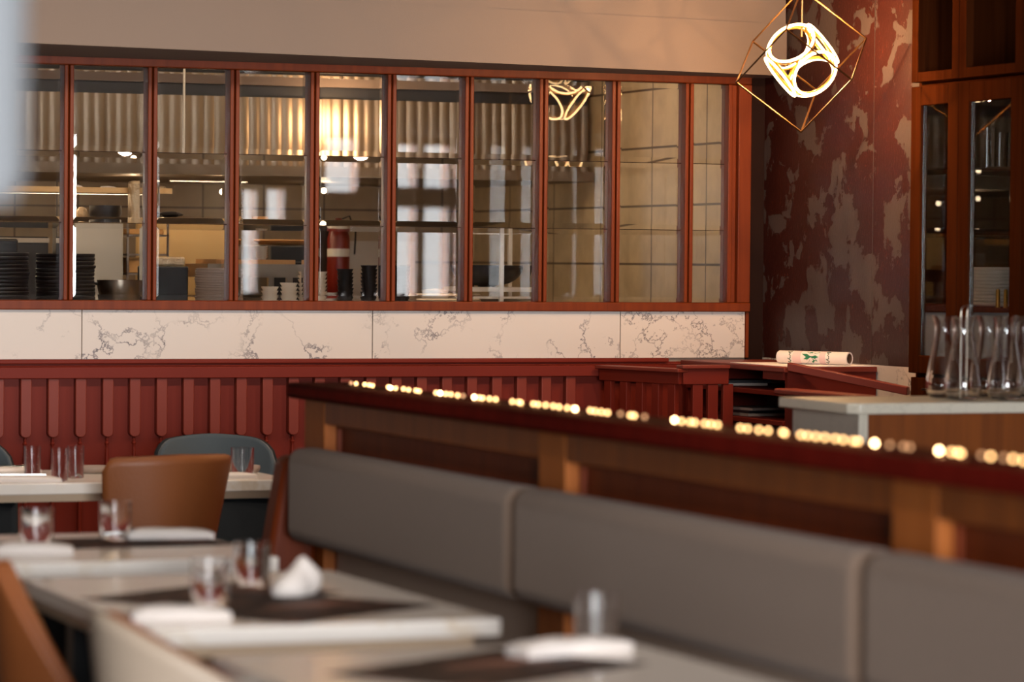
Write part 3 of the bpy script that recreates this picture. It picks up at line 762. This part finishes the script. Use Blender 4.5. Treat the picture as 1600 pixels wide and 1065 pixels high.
# ------------------------------------------------------------------ bar counter with carafes
bc = thing('bar_counter', 'grey marble topped bar counter at right behind the partition', 'counter', (5.4, 9.0, 0)); BC = (5.4, 9, 0)
b = MB(); b.prism([(4.52, 8.80), (5.70, 8.80), (5.70, 9.29), (4.49, 9.29), (4.49, 8.83)], 1.034, 1.066); b.build('counter_top', 'greystone', bc, BC, bevel=.004)
box((4.53, 8.83, 0), (4.56, 9.27, 1.0335)).build('end_slab', 'greystone', bc, BC)
for k in range(2): box((4.565+k*.565, 8.845, .08), (5.125+k*.565, 8.865, 1.0335)).build('front_panel', 'oak', bc, BC, bevel=.002)
box((4.57, 8.87, 0), (5.69, 9.25, 1.0)).build('carcass', 'walnut', bc, BC)
MB().tube([(5.24, 8.84, .955), (5.24, 8.82, .955), (5.36, 8.82, .955), (5.36, 8.84, .955)], .005, 6).build('handle', 'black', bc, BC)
def carafe_mb():
    out = [(.0, .001), (.030, .001), (.044, .004), (.053, .016), (.056, .034), (.054, .06), (.047, .105), (.038, .155), (.032, .19), (.030, .212), (.032, .232), (.039, .252)]
    inn = [(r-.0024, z+.0) for r, z in out[::-1][:-4]]+[(.0505, .018), (.042, .009), (0, .007)]
    return MB().lathe(out+inn, 32)
CF = carafe_mb().build('carafe', 'glass')
for i, (x, y, lab) in enumerate(((4.975, 9.13, 'leftmost clear glass carafe on the bar counter, toward its back'), (4.955, 8.975, 'second clear glass carafe from the left, holding two bent straws'),
                               (5.085, 8.945, 'third clear glass carafe from the left, nearest the counter front'), (5.13, 9.13, 'clear glass carafe behind the third one on the bar counter'),
                               (5.235, 9.02, 'clear glass carafe at right end near the picture edge'), (5.295, 9.20, 'clear glass carafe farthest back at right on the bar counter'))):
    o = CF if i == 0 else CF.copy()
    if i: C.objects.link(o)
    o.location = (x, y, 1.0665); o.rotation_euler = (0, 0, i); tag(o, lab, 'carafe', 'glass carafes on the bar')
for i, dx in enumerate((-.009, .012)):
    o = MB().tube([(0, 0, 0), (0, 0, .255), (.002, 0, .267), (.009, 0, .274), (.026, .002, .277)], .0015, 8).build('bent_straw', 'steel')
    o.location = (4.955+dx, 8.975, 1.0755); tag(o, ['left bent metal straw standing in a carafe', 'right bent metal straw standing in a carafe'][i], 'straw')

# ------------------------------------------------------------------ kitchen behind the glass
ZC = 1.300
pc = thing('pass_counter', 'steel pass counter just inside the kitchen window', 'counter', (4, 12.7, 0)); PCO = (4, 12.7, 0)
box((1.6, 12.29, 1.27), (5.3, 12.98, ZC)).build('counter_top', 'steel', pc, PCO, bevel=.003)
box((1.65, 12.33, 0), (5.25, 12.93, 1.269)).build('cabinet_body', 'steel', pc, PCO)
BP = plate_mb(.112, .018).build('plate', 'blackware')
stack(BP, 'plate', 13, (2.79, 12.52, ZC), .0145, 'black plate in the stack at the left edge of the pass', 'plate', 'left stack of black plates', .003)
BQ = BP.copy(); C.objects.link(BQ)
stack(BQ, 'plate', 13, (3.045, 12.52, ZC), .0143, 'black plate in the tall stack behind the first whole mullion', 'plate', 'right stack of black plates', .003)
GPl = plate_mb(.092, .014).build('plate', 'greyware')
stack(GPl, 'plate', 14, (3.645, 12.50, ZC), .0096, 'pale grey plate in the stack beside the black tray', 'plate', 'stack of grey plates', .003)
sbowl = flare_mb(.035, .022).build('bowl', 'porcelain')
stack(sbowl, 'bowl', 4, (3.856, 12.52, ZC), .0155, 'small white bowl in the lowest stack right of the grey plates', 'bowl', 'lowest stack of white bowls', .001)
s2 = sbowl.copy(); C.objects.link(s2)
stack(s2, 'bowl', 5, (3.928, 12.50, ZC), .0155, 'small white bowl in the middle white stack on the pass', 'bowl', 'middle stack of white bowls', .001)
sb3 = flare_mb(.058, .020, .8, 26).build('bowl', 'porcelain')
stack(sb3, 'bowl', 8, (4.020, 12.49, ZC), .0155, 'white dish in the tallest white stack behind a mullion', 'dish', 'tallest stack of white dishes', .001)
sb4 = flare_mb(.035, .02).build('bowl', 'porcelain')
stack(sb4, 'bowl', 3, (4.11, 12.56, ZC), .013, 'small white dish in the short stack beside the black cups', 'dish', 'short stack of white dishes', .001)
kc = flare_mb(.033, .021, .76).build('cup', 'blackware')
for j, (x, n, lab, g) in enumerate(((4.158, 9, 'black cup in the stack next to the white dishes', 'first stack of black cups'), (4.255, 10, 'black cup in the second black stack from the white dishes', 'second stack of black cups'),
                                  (4.330, 11, 'black cup in the tall stack left of and behind the mullion', 'third stack of black cups'), (4.392, 10, 'black cup in the stack just right of the mullion', 'fourth stack of black cups'))):
    k0 = kc
    if j: k0 = kc.copy(); C.objects.link(k0)
    stack(k0, 'cup', n, (x, 12.50, ZC), .0148, lab, 'cup', g, .0015)
lo = bowl_mb(.032, .03, 20, .6).build('cup', 'blackware'); lo.location = (4.21, 12.56, ZC); tag(lo, 'single black cup low between two black cup stacks', 'cup')
# pans left
pb = thing('stock_pan', 'steel mixing pan beside the tall black plate stack', 'pan', (3.265, 12.56, ZC))
bowl_mb(.085, .09, 28, .6, .04).build('pan_body', 'steel', pb)
MB().tube([(-.083, 0, .075), (-.11, 0, .078), (-.118, 0, .07)], .005, 8).build('handle', 'black', pb)
tr = thing('black_tray', 'black lidded box beside the stack of grey plates', 'box', (3.485, 12.72, ZC))
box((-.085, -.1, .0), (.075, .1, .03)).build('base', 'steel', tr, bevel=.004); box((-.08, -.1, .0305), (.072, .1, .145)).build('body', 'blackware', tr, bevel=.006)
tl = MB().box((-.075, -.08, 0), (.065, .08, .035)).build('steel_container', 'film', None, bevel=.008); tl.location = (3.485, 12.72, 1.446); tag(tl, 'film-wrapped tray on top of the black lidded box', 'tray')
for i, (x, z) in enumerate(((3.43, 0), (3.50, 0))):
    pass
st_ = MB().box((-.14, -.08, 0), (.14, .08, .045)).build('serving_tray', 'steel', None, bevel=.01); st_.location = (4.58, 12.55, ZC); tag(st_, 'low steel tray right of the black cups', 'tray')
sp_ = MB().lathe([(0, 0), (.05, 0), (.056, .012), (0, .02)], 20).build('dish', 'porcelain'); sp_.location = (4.55, 12.55, ZC+.0455); tag(sp_, 'white dish lying in the low steel tray', 'dish')
# black tray edge behind the left plates
bt = box((-.06, -.12, 0), (.06, .12, .245)).build('storage_box', 'blackware', None, bevel=.01); bt.location = (2.845, 12.82, ZC); tag(bt, 'dark box standing behind the left black plates', 'box')
# metal rack at right with wok
rk = thing('metal_rack', 'white metal rack holding the black wok at the right', 'rack', (4.94, 12.8, 0))
for x in (-.085, .09):
    for y in (-.19, .17): box((x-.008, y-.008, 1.3005), (x+.008, y+.008, 1.60)).build('post', 'postw', rk)
b = MB()
for y in (-.19, .17): b.box((-.077, y-.006, 1.352), (.082, y+.006, 1.37))
b.build('shelf', 'postw', rk); b = MB()
for y in (-.19, .17): b.box((-.16, y-.005, 1.585), (.1, y+.005, 1.595))
b.build('top_rail', 'postw', rk)
MB().box((-.2, -.18, 1.352), (.082, .16, 1.370)).build('shelf_board', 'postw', rk)
wk = thing('wok', 'big black wok on the white metal rack', 'wok', (4.865, 12.8, 1.3705))
bowl_mb(.15, .088, 32, .25, .03).build('wok_body', 'blackware', wk)
tag(box((4.72, 12.62, 1.3005), (4.95, 12.9, 1.318)).build('baking_tray', 'blackware', None, (4.83, 12.76, 1.3005)), 'flat black tray under the rack with the wok', 'tray')
# double wall shelf over the pass
for i, (z, lab) in enumerate(((1.612, 'lower long steel shelf above the kitchen pass'), (1.738, 'upper long steel shelf above the kitchen pass'))):
    t = thing('steel_shelf', lab, 'shelf', (3.2, 13.15, z)); o = (3.2, 13.15, z)
    x1 = 4.60 if i == 0 else 3.62
    ys = 13.0 if i == 0 else 13.1; b = MB(); b.box((1.9, ys, z), (x1, 13.3, z+.005)); b.build('shelf_plate', 'steel', t, o)
    box((1.9, ys-.008, z-.004), (x1, ys-.0001, z+.024 if i == 0 else z+.018)).build('front_edge', 'lip', t, o)  # tan colour paints the warm reflection along the steel shelf edge
    b = MB()
    for xx in (2.2, 3.58): b.tube([(xx, 13.26, z+.005), (xx, 13.26, (1.735 if i == 0 else 2.6))], .008, 8)
    b.build('hanger', 'steel', t, o)
def rumpled(name, label, cat, c, s, mat_, seed):
    rnd = random.Random(seed); b = MB(); P = []
    for j in range(9):
        th = PI*j/8; row = []
        for k in range(16):
            a = 2*PI*k/16; r = 1+rnd.uniform(-.13, .13)
            row.append((s[0]*r*math.sin(th)*math.cos(a), s[1]*r*math.sin(th)*math.sin(a), s[2]*(1-math.cos(th)*(1 if j in (0, 8) else r*.95))))
        P.append(row)
    zmin = min(p[2] for row in P for p in row)
    P = [[(p[0], p[1], p[2]-zmin) for p in row] for row in P]
    b.grid(P, closed=True); o = b.build(name, mat_); o.location = c; tag(o, label, cat); return o
pn = thing('round_pan', 'dark round pan leaning on the lower kitchen shelf', 'pan', (3.352, 13.12, 1.6175))
MB().lathe([(0, 0), (.05, 0), (.064, .03), (.064, .066), (.060, .066), (.058, .03), (0, .008)], 28).build('pan_body', 'blackware', pn)
f1 = MB().box((-.034, -.034, 0), (.034, .034, .165)).build('wrapped_container', 'film', None, bevel=.012); f1.location = (3.465, 13.045, 1.6175); tag(f1, 'tall film-wrapped container standing by the dark round pan', 'container')
rumpled('plastic_bag', 'rumpled clear bag at left of the dark round pan', 'bag', (3.255, 13.12, 1.6175), (.026, .03, .03), 'film', 1)
rumpled('plastic_bag', 'rumpled clear bag right end of upper shelf under the lamp', 'bag', (3.585, 13.17, 1.7435), (.03, .05, .012), 'film', 2)
rumpled('crumpled_paper', 'crumpled paper on the upper shelf near the middle', 'bag', (3.37, 13.16, 1.7435), (.035, .04, .01), 'paper', 3)
rumpled('crumpled_paper', 'crumpled paper on the upper shelf behind the second bay', 'bag', (3.24, 13.15, 1.7435), (.03, .04, .011), 'paper', 4)
tr2 = box((-.125, -.1, 0), (.125, .1, .022)).build('baking_tray', 'steel', None, bevel=.006); tr2.location = (3.69, 13.12, 1.6175); tag(tr2, 'steel tray on the lower shelf behind the third bay', 'tray')
rumpled('cloth_bundle', 'dark cloth bundle on the steel tray of the lower shelf', 'cloth', (3.62, 13.12, 1.640), (.05, .05, .012), 'blackware', 5)
cupm = MB().lathe([(0, 0), (.019, 0), (.021, .016), (.0205, .018), (.018, .004), (0, .004)], 16).build('plastic_cup', 'glass')
stack(cupm, 'plastic_cup', 8, (3.895, 13.08, 1.6175), .0175, 'clear plastic cup in the tower on the lower kitchen shelf', 'cup', 'tower of clear cups', .0005)
tb = box((-.025, -.03, 0), (.025, .03, .03)).build('spice_box', 'tan', None, bevel=.003); tb.location = (3.985, 13.08, 1.6175); tag(tb, 'small tan box right of the clear cup tower', 'box')
tb = box((-.1, -.05, 0), (.06, .05, .018)).build('cutting_board', 'tan', None, bevel=.003); tb.location = (4.14, 13.1, 1.6175); tag(tb, 'small tan board at right part of the lower shelf', 'board')
tb = box((-.13, -.05, 0), (.03, .05, .018)).build('cutting_board', 'blackware', None, bevel=.003); tb.location = (4.38, 13.1, 1.6175); tag(tb, 'dark board at the right end of the lower shelf', 'board')
# hood
hd = thing('extractor_hood', 'long ribbed steel extractor hood across the kitchen', 'extractor hood', (3.5, 14.2, 1.82)); HO = (3.5, 14.2, 1.82)
b = MB(); b.box((-1.5, 13.68, 1.828), (5.70, 13.70, 1.872)); b.box((-1.5, 13.70, 1.828), (5.70, 15.28, 1.834)); b.build('lip', 'steeld', hd, HO)
P = []; n = 0
xs_ = []; x = -1.5
while x < 5.70: xs_.append(x); x += .008
for z, y in ((1.8725, 13.735), (2.164, 13.745)):
    P.append([(x, y-.007*abs(math.sin(PI*x/.048+.5*math.sin(7*x)))**.6+.003*math.sin(x*4.1), z) for x in xs_])
MB().grid(P).build('ribbed_front', 'steeld', hd, HO)
box((-1.5, 13.76, 2.1645), (5.70, 13.86, 2.215)).build('upper_slot', 'blackware', hd, HO)
struct('trim_10', box((-2, 13.74, 2.2155), (5.72, 13.9, 2.59)), 'soffit')
dwm = thing('dishwasher', 'dark kitchen appliance standing behind the left black plates', 'appliance', (3.13, 13.9, 0))
box((-.35, -.2, 0), (.13, .2, 1.56)).build('body', 'blackware', dwm, bevel=.005); box((-.35, -.215, 1.535), (.13, -.2005, 1.555)).build('control_panel', 'steel', dwm)
# things behind, below the hood
fg = thing('refrigerator', 'pale steel refrigerator standing behind the black plates', 'refrigerator', (3.44, 13.75, 0))
box((-.105, -.2, 0), (.1, .2, 1.61)).build('cabinet', 'whitepaint', fg, bevel=.006); MB().tube([(-.08, -.215, 1.42), (-.08, -.215, 1.1)], .006, 8).build('handle', 'chrome', fg)
bxr = thing('storage_rack', 'steel rack of cardboard boxes right of the refrigerator', 'rack', (3.65, 13.75, 0))
b = MB()
for z in (1.29, 1.405, 1.485, 1.565): b.box((-.09, -.18, z), (.09, .18, z+.008))
for sx in (-.09, .082):
    for sy in (-.18, .172): b.box((sx, sy, 0), (sx+.008, sy+.008, 1.61))
b.build('rack_frame', 'steel', bxr)
for i, (z, h, lab) in enumerate(((1.2985, .085, 'lowest film-wrapped box on the rack right of the refrigerator'), (1.4135, .064, 'middle cardboard box on the rack right of the refrigerator'), (1.5735, .035, 'top cardboard box on the rack right of the refrigerator'))):
    o = box((-.075, -.15, 0), (.075, .15, h)).build('cardboard_box', 'film' if i == 0 else 'card', None, bevel=.004); o.location = (3.65, 13.75, z); tag(o, lab, 'box')
pt = box((-.19, -.02, 0), (.19, .02, 1.60)).build('partition_board', 'board', None); pt.location = (3.92, 14.05, 0); tag(pt, 'warm tan partition board behind the grey plates', 'partition')
bk = thing('prep_table', 'steel prep table with white bowls on it behind the pass', 'table', (4.05, 13.4, 0))
box((-.2, -.15, 1.455), (.14, .15, 1.473)).build('table_top', 'tan', bk); box((-.24, -.17, 1.40), (.17, .17, 1.4545)).build('apron', 'steel', bk)
for sx in (-.18, .12):
    for sy in (-.13, .13): box((sx-.012, sy-.012, 0), (sx+.012, sy+.012, 1.40)).build('leg', 'steel', bk)
b5 = flare_mb(.026, .013).build('bowl', 'porcelain')
stack(b5, 'bowl', 6, (4.065, 13.32, 1.4735), .0085, 'tiny white bowl in the stack on the prep table behind', 'bowl', 'white bowls on the prep table', .001)
tn = MB().lathe([(0, 0), (.10, .003), (.125, .02), (.12, .024), (0, .012)], 32).build('wooden_platter', 'tan'); tn.location = (4.28, 13.72, 1.535); tag(tn, 'round tan platter on top of the dark oven', 'platter')
ov = thing('oven', 'dark oven standing under the tan platter', 'oven', (4.34, 13.8, 0))
box((-.15, -.2, 0), (.04, .2, 1.534)).build('body', 'blackware', ov, bevel=.006); MB().tube([(-.12, -.215, 1.46), (.02, -.215, 1.46)], .006, 8).build('handle', 'black', ov)
ex = thing('fire_extinguisher', 'red fire extinguisher hanging behind the black cups', 'fire extinguisher', (4.68, 14.168, 1.30))
MB().lathe([(0, 0), (.045, 0), (.05, .01), (.05, .27), (.04, .31), (.015, .33), (.015, .36), (0, .36)], 24).build('cylinder', 'redext', ex)
MB().lathe([(.0505, .19), (.0505, .225)], 24, cap=False).build('paper_label', 'postw', ex)
MB().lathe([(.048, -1.30), (.048, -1.285), (.012, -1.28), (.012, -.001)], 16).build('stand', 'black', ex)
MB().tube([(.0, 0, .35), (.05, 0, .37), (.08, 0, .30), (.075, 0, .2)], .004, 8).build('hose', 'black', ex)
cl = box((-.20, -.1, 0), (.12, .12, 1.56)).build('steel_column', 'steel', None); cl.location = (4.95, 14.35, 0); tag(cl, 'steel clad column right of the fire extinguisher', 'column')
box_ = box((4.58, 14.22, 0), (4.74, 14.30, 1.62)).build('backing_board', 'dark', None, (4.66, 14.26, 0)); tag(box_, 'dark board behind the red fire extinguisher', 'board')
# ladles hanging
ld = thing('ladle', 'left wire ladle hanging from the top behind third bay', 'ladle', (3.455, 12.8, 1.86))
MB().tube([(0, 0, .03), (0, 0, .46), (0, 0, .74)], .005, 6).build('handle', 'postw', ld)
bowl_mb(.035, .028, 20, .3).build('cup', 'chrome', ld)
copy_tree(ld, loc=(3.585, 12.8, 1.865), label='right wire ladle hanging from the top behind third bay')

# ------------------------------------------------------------------ lights
def area(name, loc, rot, sx, sy, power, col, shape='RECTANGLE', spread=None):
    l = bpy.data.lights.new(name, 'AREA'); l.shape = shape; l.size = sx; l.size_y = sy; l.energy = power; l.color = col
    if spread: l.spread = spread
    o = bpy.data.objects.new(name, l); C.objects.link(o); o.location = loc; o.rotation_euler = rot; return o
W = bpy.data.worlds.new('daylight'); S.world = W; W.use_nodes = True
bg = W.node_tree.nodes['Background']; bg.inputs['Color'].default_value = (.97, .985, 1, 1); bg.inputs['Strength'].default_value = 1
nt = W.node_tree; tcw = nt.nodes.new('ShaderNodeTexCoord'); sw = nt.nodes.new('ShaderNodeSeparateXYZ'); mr = nt.nodes.new('ShaderNodeMapRange')
for k_, v_ in (('From Min', .05), ('From Max', .28), ('To Min', 50), ('To Max', 7)): mr.inputs[k_].default_value = v_
nt.links.new(tcw.outputs['Generated'], sw.inputs[0]); nt.links.new(sw.outputs['X'], mr.inputs['Value']); nt.links.new(mr.outputs['Result'], bg.inputs['Strength'])
for x0, x1 in ((-.9, .5), (.7, 2.3), (2.5, 3.2)):
    o = area('window_portal', ((x0+x1)/2, -2.6, 1.4), (PI/2, 0, 0), x1-x0, 2.1, 1, (1, 1, 1)); o.data.cycles.is_portal = True
WARM = (1, .72, .45); WARM2 = (1, .62, .32)
def spot(name, loc, power, col=WARM, size=100, blend=.6, tgt=None, r=.04):
    l = bpy.data.lights.new(name, 'SPOT'); l.energy = power; l.color = col; l.spot_size = math.radians(size); l.spot_blend = blend; l.shadow_soft_size = r
    o = bpy.data.objects.new(name, l); C.objects.link(o); o.location = loc
    if tgt: o.rotation_euler = (Vector(tgt)-Vector(loc)).to_track_quat('-Z', 'Y').to_euler()
    return o
# unseen ceiling spots: wall wash, plus fill added for tables and bar
for i, x in enumerate((1.6, 2.7, 3.8, 4.9)):
    spot('unseen_ceiling_spot', (x, 9.9, 2.50), 52, (1, .82, .64), 110, .7, (x, 12.1, 1.0))
spot('unseen_ceiling_spot', (3.7, 8.5, 2.5), 34, (1, .86, .7), 95, .7, (4.9, 9.0, .8)); spot('unseen_ceiling_spot', (1.9, 8.3, 2.5), 30, (1, .84, .68), 100, .6); spot('unseen_ceiling_spot', (1.9, 6.4, 2.5), 40, (1, .88, .76), 100, .6); spot('unseen_ceiling_spot', (1.9, 4.9, 2.5), 30, (1, .88, .76), 100, .6)
# kitchen lamps
area('kitchen_strip', (4.12, 14.3, 1.815), (0, 0, 0), .35, .03, 3, WARM)
area('kitchen_front_fill', (3.4, 12.40, 2.57), (.5, 0, 0), 3.4, .12, 12, (1, .74, .48))  # unseen fill added to light the shelf edges and stacks from the front
def lamp(name, loc, e, col, r=.03):
    l = bpy.data.lights.new(name, 'POINT'); l.energy = e; l.color = col; l.shadow_soft_size = r
    o = bpy.data.objects.new(name, l); C.objects.link(o); o.location = loc
lamp('hood_lamp', (3.70, 14.0, 1.79), 5, WARM, .012); lamp('hood_lamp', (2.95, 14.4, 1.79), 4, WARM); lamp('hood_lamp', (4.75, 14.6, 1.79), 3, WARM, .012); lamp('hood_lamp', (4.03, 13.78, 1.76), 1.3, WARM, .012)
area('shelf_strip', (2.9, 13.2, 1.73), (0, 0, 0), 1.3, .03, 5, WARM)
area('kitchen_ceiling', (5.0, 12.9, 2.57), (0, 0, 0), .9, .5, 6, WARM)
for n in (n1, -n1, n2, -n2, n3, -n3):
    lamp('pendant_glow', PO+n*.110+n.orthogonal().normalized()*.087, 10, (1, .56, .24), .004)
area('heat_lamp', (4.53, 13.56, 2.07), (PI/2, 0, 0), .16, .10, 3.0, WARM2)

# ------------------------------------------------------------------ camera
cd = bpy.data.cameras.new('camera'); cam = bpy.data.objects.new('camera', cd); C.objects.link(cam); S.camera = cam
F = 5250.; yaw = math.radians(21.25); pitch = math.atan(122.5/F); roll = .0086
f = Vector((math.sin(yaw)*math.cos(pitch), math.cos(yaw)*math.cos(pitch), -math.sin(pitch)))
r0 = Vector((math.cos(yaw), -math.sin(yaw), 0)); u0 = r0.cross(f)
r = r0*math.cos(roll)+u0*math.sin(roll); u = r.cross(f)
m = Matrix((r, u, -f)).transposed().to_4x4(); m.translation = Vector((0, 0, 1.47))
cam.matrix_world = m
cd.sensor_width = 36; cd.lens = F/1600*36; cd.clip_start = .05; cd.clip_end = 100
cd.dof.use_dof = True; cd.dof.focus_distance = 12.9; cd.dof.aperture_fstop = cd.lens/47.
S.view_settings.view_transform = 'Standard'; S.view_settings.look = 'None'
S.view_settings.exposure = 0; S.view_settings.gamma = 1; S.view_settings.use_curve_mapping = False
